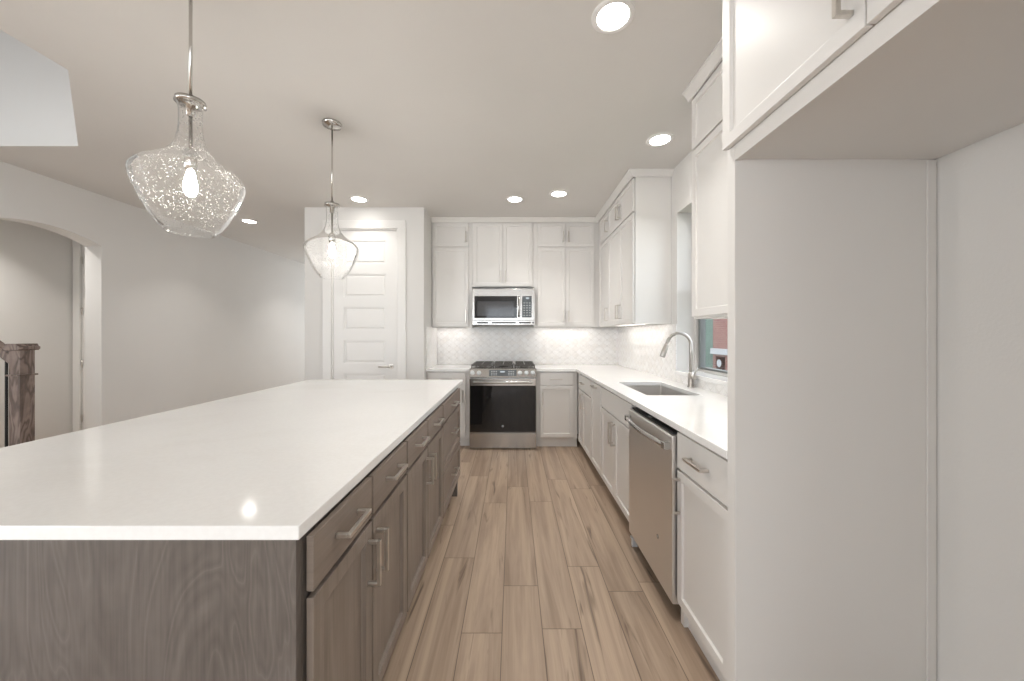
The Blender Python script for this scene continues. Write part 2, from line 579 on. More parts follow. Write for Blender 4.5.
def thing(name, label, cat, loc=(0, 0, 0), rz=0.0, group=None):
    o = bpy.data.objects.new(name, None)
    o.empty_display_size = 0.1
    o.location = loc
    o.rotation_euler = (0, 0, rz)
    C.objects.link(o)
    return tag(o, label, cat, group)

def copy_tree(o, parent=None):
    c = o.copy()
    C.objects.link(c)
    c.parent = parent
    for ch in list(o.children):
        copy_tree(ch, c)
    return c

def text_part(body, size, mat, parent, loc, rot=(PI / 2, 0, 0), name='lettering'):
    cu = bpy.data.curves.new(name, 'FONT')
    cu.body = body
    cu.size = size
    cu.align_x = 'CENTER'
    cu.align_y = 'CENTER'
    cu.extrude = 0.0004
    cu.materials.append(MATS[mat])
    tmp = bpy.data.objects.new(name, cu)
    C.objects.link(tmp)
    bpy.context.view_layer.update()
    me = bpy.data.meshes.new_from_object(tmp.evaluated_get(bpy.context.evaluated_depsgraph_get()))
    bpy.data.objects.remove(tmp)
    me.name = name
    me.transform(Matrix.Translation(loc) @ Matrix.Rotation(rot[0], 4, 'X'))
    o = bpy.data.objects.new(name, me)
    C.objects.link(o)
    o.parent = parent
    return o

# ------------------------------------------------------------------ key planes
CEIL = 2.743
XR = 1.39           # right wall
XRO = 1.62          # its outer face
XL = -4.23          # left wall
YB = 4.75           # kitchen back wall
XA = -1.005         # left side of the range alcove
YP = 4.06           # pantry front wall

# ------------------------------------------------------------------ setting
mb = MB(); mb.box(-7.0, XRO, -5.2, 9.4, -0.12, 0.0); struct(mb.build('floor', 'plank_floor'))

mb = MB()
HX0, HX1, HX2, HY0, HY1, HY2 = -5.2, -3.32, -2.41, 0.6, 1.95, 2.75
for p in ([(-7, HY2), (XRO, HY2), (XRO, 9.4), (-7, 9.4)],
          [(-7, -5.2), (XRO, -5.2), (XRO, HY0), (-7, HY0)],
          [(HX2, HY0), (XRO, HY0), (XRO, HY2), (HX1, HY2), (HX2, HY1)],
          [(-7, HY0), (HX0, HY0), (HX0, HY2), (-7, HY2)]):
    mb.prism(p, 'Z', CEIL, CEIL + 0.3)
struct(mb.build('ceiling', 'ceiling_paint'))

# stairwell shaft above the opening in the ceiling
mb = MB()
SZ0, SZ1 = CEIL + 0.3, 5.6
mb.box(HX0 - 0.1, HX1, HY2, HY2 + 0.1, SZ0, SZ1)
mb.box(HX0, HX1 + 0.012, HY2 - 0.012, HY2, CEIL, SZ1)
mb.prism([(HX1, HY2), (HX2, HY1), (HX2 + 0.1, HY1 + 0.05), (HX1 + 0.05, HY2 + 0.1)], 'Z', SZ0, SZ1)
mb.box(HX2, HX2 + 0.1, HY0 - 0.1, HY1, SZ0, SZ1)
mb.box(HX0 - 0.1, HX2 + 0.1, HY0 - 0.1, HY0, SZ0, SZ1)
mb.box(HX0 - 0.1, HX0, HY0, HY2, SZ0, SZ1)
mb.box(HX0 - 0.1, HX2 + 0.1, HY0 - 0.1, HY2 + 0.1, SZ1, SZ1 + 0.1)
struct(mb.build('wall_stairwell', 'wall_paint'))

# left wall with the arched opening
A0, A1, ASP, ARISE = 2.80, 3.70, 2.215, 0.095
half = (A1 - A0) / 2
R = (half * half + ARISE * ARISE) / (2 * ARISE)
pts = [(2.66, 0), (A0, 0)]
for k in range(25):
    y = A0 + (A1 - A0) * k / 24
    pts.append((y, ASP + math.sqrt(R * R - (y - (A0 + A1) / 2) ** 2) - (R - ARISE)))
pts += [(A1, 0), (9.2, 0), (9.2, CEIL), (2.66, CEIL)]
mb = MB(); mb.prism(pts, 'X', XL - 0.17, XL); struct(mb.build('wall_left', 'wall_paint'))

# small hall behind the arch: side wall and end wall with a white door
mb = MB(); mb.box(-5.52, -5.40, 2.66, 4.55, 0, CEIL); mb.box(-5.40, XL - 0.17, 2.66, 2.75, 0, CEIL); struct(mb.build('wall_hall', 'wall_paint'))
mb = MB(); mb.grid([-5.40, -5.30, -4.48, XL - 0.17], [0, 2.44, CEIL], [(1, 0)], 'Y', 4.42, 4.55); struct(mb.build('wall_hall_end', 'wall_paint'))
mb = MB(); mb.box(-5.40, -5.388, 2.75, 4.40, 0, 0.10); struct(mb.build('baseboard_hall', 'trim_paint', bevel=0.003))
mb = MB()
for (x0, x1, z0, z1) in ((-5.385, -5.30, 0, 2.53), (-4.48, -4.41, 0, 2.53), (-5.30, -4.48, 2.44, 2.53)):
    mb.box(x0, x1, 4.40, 4.42, z0, z1)
struct(mb.build('trim_hall_door', 'trim_paint', bevel=0.004))
d2 = MB(); d2.shaker(-5.297, -4.483, 0.01, 2.437, 0.035, 0.11, 0.008)
d2.xform(Matrix.Translation((0, 4.462, 0)))
d2 = struct(d2.build('door_2', 'trim_paint'))
for hz in (0.28, 0.95, 1.60, 2.22):
    h = MB(); h.tube([(-5.292, 4.420, hz - 0.045), (-5.292, 4.420, hz + 0.045)], 0.007, 10); h.build('hinge', 'brushed_nickel', d2)

# wall that carries the range, right wall with the window opening
mb = MB(); mb.box(XA - 0.12, XR, YB, YB + 0.12, 0, CEIL); struct(mb.build('wall_back', 'wall_paint'))
WY0, WY1, WZ0, WZ1 = 2.16, 3.05, 0.975, 2.34
mb = MB(); mb.grid([-5.2, WY0, WY1, 9.4], [0, WZ0, WZ1, CEIL], [(1, 1)], 'X', XR, XRO); struct(mb.build('wall_right', 'wall_paint'))
mb = MB(); mb.box(-6.1, -5.98, -5.2, 2.66, 0, CEIL); struct(mb.build('wall_living', 'wall_paint'))
mb = MB(); mb.box(-6.1, -5.52, 2.66, 2.75, 0, CEIL); struct(mb.build('wall_living_return', 'wall_paint'))
mb = MB(); mb.box(XL - 0.17, XRO, 9.2, 9.32, 0, CEIL); struct(mb.build('wall_far', 'wall_paint'))
mb = MB(); mb.grid([-6.1, -5.05, -3.55, -3.05, -1.55, -1.05, 0.45, XR], [0, 0.5, 2.4, CEIL], [(1, 1), (3, 1), (5, 1)], 'Y', -5.2, -5.0); struct(mb.build('wall_front', 'wall_paint'))
for i, wx in enumerate((-4.3, -2.3, -0.3)):
    mb = MB()
    mb.grid([wx - 0.75, wx - 0.70, wx - 0.02, wx + 0.02, wx + 0.70, wx + 0.75], [0.5, 0.55, 1.43, 1.47, 2.35, 2.4],
            [(1, 1), (3, 1), (1, 3), (3, 3)], 'Y', -5.14, -5.08)
    f = struct(mb.build('window_%d' % (i + 2), 'trim_paint'))
    g = MB(); g.box(wx - 0.70, wx + 0.70, -5.115, -5.11, 0.55, 2.35); g.build('pane', 'window_glass', f)

# pantry block with its door
PX0, PX1 = -2.35, XA
DX0, DX1, DZ = -2.045, -1.30, 2.50
mb = MB()
mb.grid([PX0, DX0, DX1, PX1], [0, DZ, CEIL], [(1, 0)], 'Y', YP, YP + 0.12)
mb.box(PX1 - 0.12, PX1, YP + 0.12, YB, 0, CEIL)
mb.box(PX0, PX0 + 0.12, YP + 0.12, 9.2, 0, CEIL)
struct(mb.build('wall_pantry', 'wall_paint'))
mb = MB()
CW = 0.095
mb.grid([DX0 - CW, DX0, DX1, DX1 + CW], [0, DZ, DZ + CW], [(1, 0)], 'Y', YP - 0.018, YP)
mb.grid([DX0, DX0 + 0.016, DX1 - 0.016, DX1], [0, DZ - 0.016, DZ], [(1, 0)], 'Y', YP, YP + 0.115)
struct(mb.build('trim_pantry_door', 'trim_paint', bevel=0.004))
dx0, dx1 = DX0 + 0.018, DX1 - 0.018
mb = MB()
yd = YP + 0.010
mb.box(dx0, dx1, yd + 0.010, yd + 0.042, 0.008, DZ - 0.018)
st = 0.115
px0, px1 = dx0 + st, dx1 - st
tops = [2.371 - 0.375 * k for k in range(6)]
mb.box(dx0, px0, yd, yd + 0.010, 0.008, DZ - 0.018)
mb.box(px1, dx1, yd, yd + 0.010, 0.008, DZ - 0.018)
edges = [DZ - 0.018] + [v for t in tops for v in (t, t - 0.262)] + [0.008]
for k in range(0, len(edges), 2):
    mb.box(px0, px1, yd, yd + 0.010, edges[k + 1], edges[k])
for t in tops:                                       # raised fields inside each recess
    b0 = t - 0.262
    o_, i_ = 0.018, 0.032
    vs0 = [(px0 + o_, b0 + o_), (px1 - o_, b0 + o_), (px1 - o_, t - o_), (px0 + o_, t - o_)]
    vs1 = [(px0 + i_, b0 + i_), (px1 - i_, b0 + i_), (px1 - i_, t - i_), (px0 + i_, t - i_)]
    a = [mb.bm.verts.new((p[0], yd + 0.010, p[1])) for p in vs0]
    b = [mb.bm.verts.new((p[0], yd + 0.004, p[1])) for p in vs1]
    for k in range(4):
        mb.bm.faces.new((a[k], a[(k + 1) % 4], b[(k + 1) % 4], b[k]))
    mb.bm.faces.new(b)
door1 = struct(mb.build('door_1', 'trim_paint'))
mb = MB()
hx, hz = dx1 - 0.062, 0.95
mb.solid_lathe([(0.031, yd - 0.010), (0.033, yd - 0.002), (0.033, yd)], (hx, 0, hz), 24, 'Y')
mb.tube([(hx, yd - 0.008, hz), (hx, yd - 0.050, hz)], 0.011)
mb.tube([(hx + 0.012, yd - 0.050, hz), (hx - 0.06, yd - 0.054, hz), (hx - 0.125, yd - 0.050, hz - 0.002)], [0.012, 0.010, 0.008])
mb.build('lever_handle', 'brushed_nickel', door1)
for hz in (0.28, 1.0, 1.61, 2.22):
    h = MB(); h.tube([(dx0 - 0.002, YP + 0.018, hz - 0.05), (dx0 - 0.002, YP + 0.018, hz + 0.05)], 0.008, 10); h.build('hinge', 'brushed_nickel', door1)

mb = MB(); mb.box(XL, XL + 0.014, 3.70, 9.2, 0, 0.13); struct(mb.build('baseboard_left', 'trim_paint', bevel=0.003))
mb = MB(); mb.box(PX0, DX0 - CW, YP - 0.014, YP, 0, 0.13); mb.box(DX1 + CW, PX1, YP - 0.014, YP, 0, 0.13); mb.box(PX0 - 0.014, PX0, YP, 9.2, 0, 0.13)
struct(mb.build('baseboard_pantry', 'trim_paint', bevel=0.003))

# kitchen window
mb = MB()
mb.grid([WY0, WY0 + 0.035, WY1 - 0.035, WY1], [WZ0 + 0.033, WZ0 + 0.050, 1.655, 1.695, WZ1 - 0.035, WZ1], [(1, 1), (1, 3)], 'X', XRO - 0.085, XRO - 0.02)
win = struct(mb.build('window_1', 'frame_vinyl', bevel=0.003))
mb = MB()
mb.grid([WY0 + 0.036, WY0 + 0.058, WY1 - 0.062, WY1 - 0.036], [WZ0 + 0.051, WZ0 + 0.066, 1.635, 1.654], [(1, 1)], 'X', XRO - 0.068, XRO - 0.021)
mb.build('sash', 'screen_frame', win)
g = MB(); g.box(XRO - 0.048, XRO - 0.043, WY0 + 0.036, WY1 - 0.036, WZ0 + 0.051, WZ1 - 0.036); g.build('pane', 'window_glass', win)
mb = MB(); mb.box(XR - 0.022, XRO - 0.0855, WY0 + 0.003, WY1 - 0.003, WZ0 + 0.002, WZ0 + 0.032); struct(mb.build('trim_window_sill', 'quartz', bevel=0.003))

# ------------------------------------------------------------------ crown along the cabinet tops
CROWN = [(0.0, 2.688), (0.012, 2.688), (0.016, 2.700), (0.040, 2.728), (0.046, 2.731), (0.046, 2.742), (0.0, 2.742)]
UF_Y = 4.458          # front of the back-run wall cabinets (face frame)
UF_X = 1.072          # front of the right-run wall cabinets (face frame)
mb = MB(); sweep(mb, CROWN, [(XA + 0.001, UF_Y - 0.021), (UF_X - 0.021, UF_Y - 0.021), (UF_X - 0.021, 3.150), (XR - 0.001, 3.150)]); struct(mb.build('trim_crown_corner', 'cabinet_paint'))
mb = MB(); sweep(mb, CROWN, [(XR - 0.001, 2.137), (UF_X - 0.021, 2.137), (UF_X - 0.021, 1.228)][::-1] if False else [(UF_X - 0.021, 2.137), (UF_X - 0.021, 1.228)]); mb.bm.verts.ensure_lookup_table(); struct(mb.build('trim_crown_window', 'cabinet_paint'))

# ------------------------------------------------------------------ cabinets
def pull(L, horizontal, x, z, parent, y=-0.021, mat='brushed_nickel'):
    """square bar pull centred at (x, z) on a front whose face is at y"""
    mb = MB()
    t, so = 0.0055, 0.032
    h = L / 2
    if horizontal:
        mb.box(x - h, x + h, y - so - t, y - so + t, z - t, z + t)
        for sx in (-1, 1):
            c = x + sx * (h - t)
            mb.box(c - t, c + t, y - so + t, y, z - t, z + t)
    else:
        mb.box(x - t, x + t, y - so - t, y - so + t, z - h, z + h)
        for sz in (-1, 1):
            c = z + sz * (h - t)
            mb.box(x - t, x + t, y - so + t, y, c - t, c + t)
    return mb.build('handle', mat, parent, bevel=0.0012)

def front(kind, x0, x1, z0, z1, parent, mat, handle=None, rail=0.058, slab=False, pl=0.14):
    mb = MB()
    isl = 'island' in mat
    gp = 0.005 if isl else 0.003
    if slab:
        mb.box(x0, x1, -0.021, -gp, z0, z1)
    else:
        mb.shaker(x0, x1, z0, z1, 0.021, min(rail, (x1 - x0) * 0.27, (z1 - z0) * 0.3), 0.014 if isl else 0.010, gp)
    d = mb.build(kind, mat, parent, bevel=0.0016)
    if handle:
        pull(pl, handle[0] == 'h', handle[1], handle[2], d)
    return d

def base_body(w, depth, z1, root, mat, toe=0.06, tz=0.105, name='carcass', ends=()):
    mb = MB()
    mb.prism([(0, tz), (toe, tz), (toe, 0), (depth, 0), (depth, z1), (0, z1)], 'X', 0, w)
    for (a, b) in ends:                               # stile that runs down to the floor
        mb.box(a, b, 0.0, toe, 0.0, tz)
    return mb.build(name, mat, root)

R_ = -PI / 2      # fronts that face the aisle from the right
I_ = PI / 2       # fronts of the island

ZT = 0.883        # underside of the worktops
# -- base cabinets on the back wall
FB = 4.180
c = thing('base_cabinet', 'white base cabinet left of the range, half hidden by the island corner', 'cabinet', (XA + 0.002, FB, 0))
w = -0.505 - (XA + 0.002)
base_body(w, YB - FB - 0.010, ZT, c, 'cabinet_paint')
front('drawer', 0.02, w - 0.045, 0.73, 0.868, c, 'cabinet_paint', ('h', w / 2 - 0.01, 0.80), slab=True)
front('door', 0.02, w - 0.045, 0.125, 0.715, c, 'cabinet_paint', ('v', w - 0.073, 0.60))
c = thing('base_cabinet', 'white one-drawer base cabinet right of the range on the back wall', 'cabinet', (0.272, FB, 0))
base_body(0.475, YB - FB - 0.010, ZT, c, 'cabinet_paint', 0.035)
front('drawer', 0.040, 0.424, 0.73, 0.868, c, 'cabinet_paint', ('h', 0.225, 0.795), slab=True)
front('door', 0.040, 0.424, 0.125, 0.715, c, 'cabinet_paint', ('v', 0.070, 0.575))

# -- base cabinets on the right wall (local x runs from far to near)
FX = 0.765
DEP = XR - 0.010 - FX
def right_base(label, y0, y1, name='base_cabinet', ends=(), toe=0.045):
    c = thing(name, label, 'cabinet', (FX, y0, 0), R_)
    base_body(y0 - y1, DEP, ZT, c, 'cabinet_paint', toe, 0.098, ends=ends)
    return c
c = right_base('white corner base cabinet with one drawer, where the two worktops meet', 4.158, 3.452)
front('drawer', 0.06, 0.698, 0.71, 0.868, c, 'cabinet_paint', ('h', 0.33, 0.79), slab=True)
front('door', 0.06, 0.300, 0.104, 0.697, c, 'cabinet_paint')
front('door', 0.305, 0.698, 0.104, 0.697, c, 'cabinet_paint', ('v', 0.335, 0.60), pl=0.16)
c = right_base('tall-fronted white pull-out base cabinet between corner cabinet and sink cabinet', 3.450, 3.056, 'pull_out_cabinet')
front('door', 0.006, 0.388, 0.104, 0.868, c, 'cabinet_paint', ('h', 0.197, 0.835))
c = thing('sink_cabinet', 'white two-door sink base cabinet below the sink beside the dishwasher', 'cabinet', (FX, 3.054, 0), R_)
mb = MB()
mb.grid([0, 0.02, 0.778, 0.798], [0.0, 0.02, DEP - 0.012, DEP], [(1, 1)], 'Z', 0.125, ZT)
mb.box(0, 0.798, 0.0, DEP, 0.098, 0.125)
mb.box(0, 0.798, 0.045, DEP, 0.0, 0.098)
mb.build('carcass', 'cabinet_paint', c)
front('false_drawer', 0.012, 0.786, 0.71, 0.868, c, 'cabinet_paint', slab=True)
front('door', 0.012, 0.396, 0.104, 0.697, c, 'cabinet_paint', ('v', 0.368, 0.575), pl=0.16)
front('door', 0.402, 0.786, 0.104, 0.697, c, 'cabinet_paint', ('v', 0.430, 0.575), pl=0.16)
c = right_base('white base cabinet with drawer over door, between dishwasher and refrigerator recess', 1.640, 1.228, ends=((0.0, 0.03),), toe=0.018)
front('drawer', 0.008, 0.404, 0.71, 0.868, c, 'cabinet_paint', ('h', 0.205, 0.79), slab=True)
front('door', 0.008, 0.404, 0.100, 0.697, c, 'cabinet_paint', ('v', 0.036, 0.59), pl=0.16)

# -- island cabinets (local x runs from near to far)
IX = -0.452
IDEP = 0.62
def island_base(label, y0, y1, ends=()):
    c = thing('island_cabinet', label, 'cabinet', (IX, y0, 0), I_)
    base_body(y1 - y0, IDEP, ZT, c, 'island_wood', 0.07, 0.16, ends=ends)
    return c
def island_pair(label, y0, ym, y1):
    c = island_base(label, y0, y1)
    w, m = y1 - y0, ym - y0
    for (a, b, hx) in ((0.006, m - 0.006, m - 0.033), (m + 0.006, w - 0.008, m + 0.033)):
        front('drawer', a, b, 0.754, 0.874, c, 'island_wood_flat', ('h', (a + b) / 2, 0.820), slab=True, pl=0.13)
        front('door', a, b, 0.170, 0.740, c, 'island_wood_door', ('v', hx, 0.63), rail=0.062, pl=0.135)
island_pair('grey-brown island cabinet nearest the camera with two drawers over two doors', 0.772, 1.106, 1.470)
island_pair('grey-brown middle island cabinet with two drawers over two doors', 1.471, 1.826, 2.220)
c = island_base('grey-brown three-drawer island cabinet at the end facing the range', 2.221, 2.945, ends=((0.69, 0.724),))
w = 0.724
front('drawer', 0.008, w - 0.006, 0.754, 0.874, c, 'island_wood_flat', ('h', w / 2, 0.815), slab=True)
front('drawer', 0.008, w - 0.006, 0.442, 0.742, c, 'island_wood_flat', ('h', w / 2, 0.62))
front('drawer', 0.008, w - 0.006, 0.170, 0.432, c, 'island_wood_flat', ('h', w / 2, 0.33))
# end and rear panelling of the island
c = thing('island_end_panel', 'grey-brown figured wood panel closing the near end of the island', 'panel', (-1.0, 0.752, 0))
mb = MB(); mb.box(-0.55, 0.503, 0.004, 0.019, 0, ZT); mb.build('panel', 'island_wood', c)
mb = MB(); mb.box(0.505, 0.5475, -0.001, 0.019, 0, ZT); mb.build('corner_stile', 'island_wood', c, bevel=0.001)
mb = MB(); mb.box(-1.55, -1.074, 0.772, 2.945, 0, ZT)
tag(mb.build('island_back_panel', 'island_wood'), 'grey-brown wood back of the island under the seating overhang', 'panel')

# -- wall cabinets
ZU, ZS, ZTOP = 1.402, 2.388, 2.740
def wall_cab(label, loc, rz, w, depth, z0, cols, split=True, hpos=None):
    c = thing('wall_cabinet', label, 'cabinet', loc, rz)
    mb = MB(); mb.prism([(0, z0), (0.012, z0), (0.012, z0 + 0.018), (depth, z0 + 0.018), (depth, ZTOP), (0, ZTOP)], 'X', 0, w)
    mb.box(0, 0.018, 0.012, depth, z0, z0 + 0.018); mb.box(w - 0.018, w, 0.012, depth, z0, z0 + 0.018)
    mb.build('carcass', 'cabinet_paint', c)
    for (a, b, side) in cols:
        hx = b - 0.030 if side == 'r' else a + 0.030
        zt = ZS - 0.008 if split else 2.683
        front('door', a, b, z0 + 0.012, zt, c, 'cabinet_paint', ('v', hx, z0 + 0.13))
        if split:
            front('door', a, b, ZS + 0.004, 2.683, c, 'cabinet_paint', ('v', hx, ZS + 0.125 if side != 'x' else ZS), pl=0.13)
    return c
UD = YB - UF_Y - 0.002
x0 = XA + 0.002
wall_cab('white wall cabinet left of the microwave, one tall door under one short door', (x0, UF_Y, 0), 0, -0.508 - x0, UD, ZU, [(0.010, -0.549 - x0, 'r')])
wall_cab('white two-door wall cabinet directly above the microwave', (-0.506, UF_Y, 0), 0, 0.764, UD, 1.895, [(0.018, 0.379, 'r'), (0.383, 0.740, 'l')], split=False)
wall_cab('white wall cabinet right of the microwave, two tall doors under two short ones', (0.260, UF_Y, 0), 0, UF_X - 0.002 - 0.260, UD, ZU, [(0.042, 0.388, 'r'), (0.392, 0.745, 'l')])
URD = XR - UF_X - 0.002
wall_cab('white three-door wall cabinet on the right wall between corner and window', (UF_X, UF_Y - 0.001, 0), R_, UF_Y - 0.001 - 3.155, URD, ZU,
         [(0.072, 0.485, 'r'), (0.489, 0.905, 'r'), (0.909, 1.295, 'l')])
wall_cab('white wall cabinet between kitchen window and refrigerator recess', (UF_X, 2.132, 0), R_, 2.132 - 1.228, URD, ZU, [(0.014, 0.520, 'r'), (0.524, 0.890, 'l')])

# -- refrigerator enclosure
FFX = 0.730
c = thing('refrigerator_surround', 'white empty refrigerator recess of tall side panels under a deep overhead cabinet', 'cabinet', (FFX, 1.226, 0), R_)
fd = XR - 0.002 - FFX
fw = 1.226 - 0.205
for (a, b) in ((0.0, 0.042), (fw - 0.042, fw)):
    mb = MB(); mb.box(a, b, 0.0, fd, 0.0, 2.74); mb.build('side_panel', 'cabinet_paint', c, bevel=0.0015)
mb = MB(); mb.box(0.043, 0.048, fd - 0.03, fd - 0.002, 0.0, 1.880); mb.build('scribe_strip', 'cabinet_paint', c)
mb = MB(); mb.prism([(0, 1.882), (0.020, 1.882), (0.020, 1.886), (fd, 1.886), (fd, 2.74), (0, 2.74)], 'X', 0.043, fw - 0.043); mb.build('overhead_box', 'cabinet_paint', c)
front('door', 0.006, 0.500, 1.932, 2.683, c, 'cabinet_paint', ('v', 0.472, 2.045))
front('door', 0.504, fw - 0.006, 1.932, 2.683, c, 'cabinet_paint', ('v', 0.532, 2.045))

# ------------------------------------------------------------------ worktops
Z0, Z1 = 0.884, 0.914
mb = MB(); mb.box(-1.79, -0.4425, 0.744, 3.165, Z0, Z1)
tag(mb.build('island_countertop', 'quartz', bevel=0.0025), 'large white quartz slab covering the whole grey-brown island', 'countertop')
mb = MB(); mb.box(XA + 0.001, -0.500, 4.138, YB - 0.001, Z0, Z1)
tag(mb.build('countertop', 'quartz', bevel=0.0025), 'short white quartz worktop left of the range', 'countertop')
SX0, SX1, SY0, SY1 = 0.875, 1.235, 2.345, 3.005
mb = MB()
xs = [0.268, 0.728, SX0, SX1, XR - 0.001]
ys = [1.228, SY0, SY1, 4.138, YB - 0.001]
mb.grid(xs, ys, [(0, 0), (0, 1), (0, 2), (2, 1)], 'Z', Z0, Z1)
tag(mb.build('countertop', 'quartz', bevel=0.0025), 'L-shaped white quartz worktop holding the sink and turning the corner', 'countertop')

# tile
mb = MB()
T = 0.008
mb.box(XA + T, XR - T, YB - T - 0.001, YB - 0.001, Z1 + 0.0005, ZU - 0.002)
mb.box(XR - T - 0.001, XR - 0.001, WY1, YB - T - 0.001, Z1 + 0.0005, ZU - 0.002)
mb.box(XR - T - 0.001, XR - 0.001, 1.230, WY1, Z1 + 0.0005, WZ0 + 0.001)
mb.box(XA + 0.001, XA + T, 4.150, YB - T - 0.001, Z1 + 0.0005, ZU - 0.002)
bs = mb.build('tile_backsplash', 'marble_mosaic')
tag(bs, 'pale marble mosaic backsplash running behind range and along sink wall', 'backsplash')

# ------------------------------------------------------------------ sink and faucet
s = thing('sink', 'stainless undermount sink set into the worktop below the window', 'sink', ((SX0 + SX1) / 2, (SY0 + SY1) / 2, Z0 - 0.215))
hx, hy, dp, th = (SX1 - SX0) / 2 + 0.004, (SY1 - SY0) / 2 + 0.004, 0.2145, 0.003
mb = MB()
outer = lambda k, z, r: None
def rrect(ax, ay, r, n=5):
    out = []
    for (cx, cy, a0) in ((ax - r, ay - r, 0), (-ax + r, ay - r, PI / 2), (-ax + r, -ay + r, PI), (ax - r, -ay + r, 1.5 * PI)):
        for k in range(n + 1):
            a = a0 + PI / 2 * k / n
            out.append((cx + r * math.cos(a), cy + r * math.sin(a)))
    return out
loops = [(hx + 0.02, hy + 0.02, 0.02, dp), (hx, hy, 0.016, dp), (hx - 0.004, hy - 0.004, 0.016, 0.02), (hx - 0.016, hy - 0.016, 0.02, 0.004), (0.05, 0.05, 0.049, 0.0)]
rings = [[mb.bm.verts.new((x, y, z)) for x, y in rrect(ax, ay, r)] for ax, ay, r, z in loops]
for a, b in zip(rings, rings[1:]):
    for k in range(len(a)):
        mb.bm.faces.new((a[k], a[(k + 1) % len(a)], b[(k + 1) % len(b)], b[k]))
mb.bm.faces.new(rings[-1])
bmesh.ops.recalc_face_normals(mb.bm, faces=mb.bm.faces)
basin = mb.build('basin', 'sink_steel', s)
mb = MB(); mb.solid_lathe([(0.042, 0.0005), (0.042, 0.003), (0.030, 0.002)], (0, 0, 0)); mb.build('drain', 'polished_nickel', s)

f = thing('faucet', 'brushed nickel gooseneck faucet behind the sink in front of the window', 'faucet', (1.342, 2.715, Z1 + 0.0005))
mb = MB()
mb.solid_lathe([(0.027, 0), (0.027, 0.006), (0.0225, 0.010), (0.0225, 0.100), (0.019, 0.104), (0.015, 0.112)], (0, 0, 0)); mb.build('base', 'faucet_nickel', f)
mb = MB()
arc = [(0, 0, 0.10), (0, 0, 0.27), ]
rad = 0.090
for k in range(19):
    a = math.radians(0 + k * 160 / 18)
    arc.append((-rad + rad * math.cos(a), 0, 0.315 + rad * math.sin(a)))
end = arc[-1]
arc.append((end[0] - 0.0075, 0, end[2] - 0.022))
mb.tube(arc, 0.0125, 16)
mb.build('spout', 'faucet_nickel', f)
dv = Vector((-0.34, 0, -0.94)).normalized()
p0 = Vector(arc[-1])
mb = MB(); mb.tube([p0, p0 + dv * 0.012, p0 + dv * 0.045, p0 + dv * 0.098, p0 + dv * 0.104], [0.0150, 0.0165, 0.0190, 0.0205, 0.0185], 18); mb.build('spray_head', 'faucet_nickel', f)
mb = MB()
mb.tube([(0, -0.015, 0.075), (0, -0.052, 0.075)], 0.0165, 16)
mb.tube([(0.0, -0.045, 0.080), (0.006, -0.052, 0.115), (0.016, -0.060, 0.155)], [0.008, 0.0065, 0.005], 12)
mb.build('lever', 'faucet_nickel', f)

# ------------------------------------------------------------------ dishwasher
dw = thing('dishwasher', 'stainless dishwasher with bowed bar handle between sink cabinet and drawer cabinet', 'dishwasher', (FX, 2.252, 0), R_)
DWW = 0.608
mb = MB(); mb.prism([(0.004, 0.105), (0.06, 0.105), (0.06, 0.012), (DEP, 0.012), (DEP, 0.872), (0.004, 0.872)], 'X', 0.02, DWW - 0.02); mb.build('tub', 'black_plastic', dw)
mb = MB()
mb.prism([(0.002, 0.078), (-0.034, 0.078), (-0.040, 0.084), (-0.040, 0.838), (-0.036, 0.846), (-0.012, 0.852), (0.002, 0.852)], 'X', 0.001, DWW + 0.001)
door = mb.build('door', 'stainless_brushed', dw, bevel=0.002)
mb = MB(); mb.box(0.03, DWW - 0.01, -0.030, 0.000, 0.8525, 0.862); cp = mb.build('control_strip', 'black_plastic', dw)
mb = MB(); mb.box(0.27, 0.31, -0.024, -0.012, 0.8621, 0.8627); mb.build('status_window', 'key_print', cp)
mb = MB()
bow = [(0.020 + (DWW - 0.04) * k / 16, -0.056 - 0.026 * math.sin(PI * k / 16), 0.795) for k in range(17)]
mb.tube(bow, 0.0145, 12, up=(0, 0, 1))
for xx in (0.030, DWW - 0.030):
    mb.box(xx - 0.016, xx + 0.016, -0.072, -0.040, 0.778, 0.812)
mb.build('handle', 'stainless', door, bevel=0.003)
mb = MB(); mb.disc(0.011, (0.45, -0.0425, 0.30), 20, 'Y', 0.002); bdg = mb.build('badge', 'stainless_dark', door)
text_part('GE', 0.012, 'key_print', bdg, (0.45, -0.0429, 0.30))
mb = MB(); mb.box(0.012, 0.032, -0.030, 0.004, 0.0, 0.045); mb.box(0.008, 0.036, -0.034, 0.02, 0.045, 0.058); mb.build('levelling_foot', 'knob_white', dw)
mb = MB(); mb.box(0.006, DWW - 0.006, 0.045, 0.055, 0.005, 0.10); mb.build('toe_kick', 'black_plastic', dw)

# ------------------------------------------------------------------ range
RX = -0.116
rg = thing('gas_range', 'stainless slide-in gas range with black oven glass on the back wall', 'range', (RX, 4.145, 0))
hw = 0.379
mb = MB(); mb.box(-hw + 0.004, hw - 0.004, 0.0, 0.585, 0.03, 0.898)
for sx in (-1, 1):
    for yy in (0.05, 0.54):
        mb.box(sx * 0.33 - 0.02, sx * 0.33 + 0.02, yy - 0.02, yy + 0.02, 0, 0.03)
mb.build('body', 'stainless_dark', rg)
mb = MB(); mb.box(-hw, hw, -0.048, -0.001, 0.012, 0.188); mb.build('storage_drawer', 'stainless', rg, bevel=0.004)
mb = MB(); mb.grid([-hw, -hw + 0.006, hw - 0.006, hw], [0.194, 0.200, 0.727, 0.806], [(1, 1)], 'Y', -0.050, -0.001)
door = mb.build('oven_door', 'stainless', rg, bevel=0.003)
mb = MB(); mb.box(-hw + 0.006, hw - 0.006, -0.049, -0.004, 0.200, 0.727); gl = mb.build('window', 'oven_glass', door)
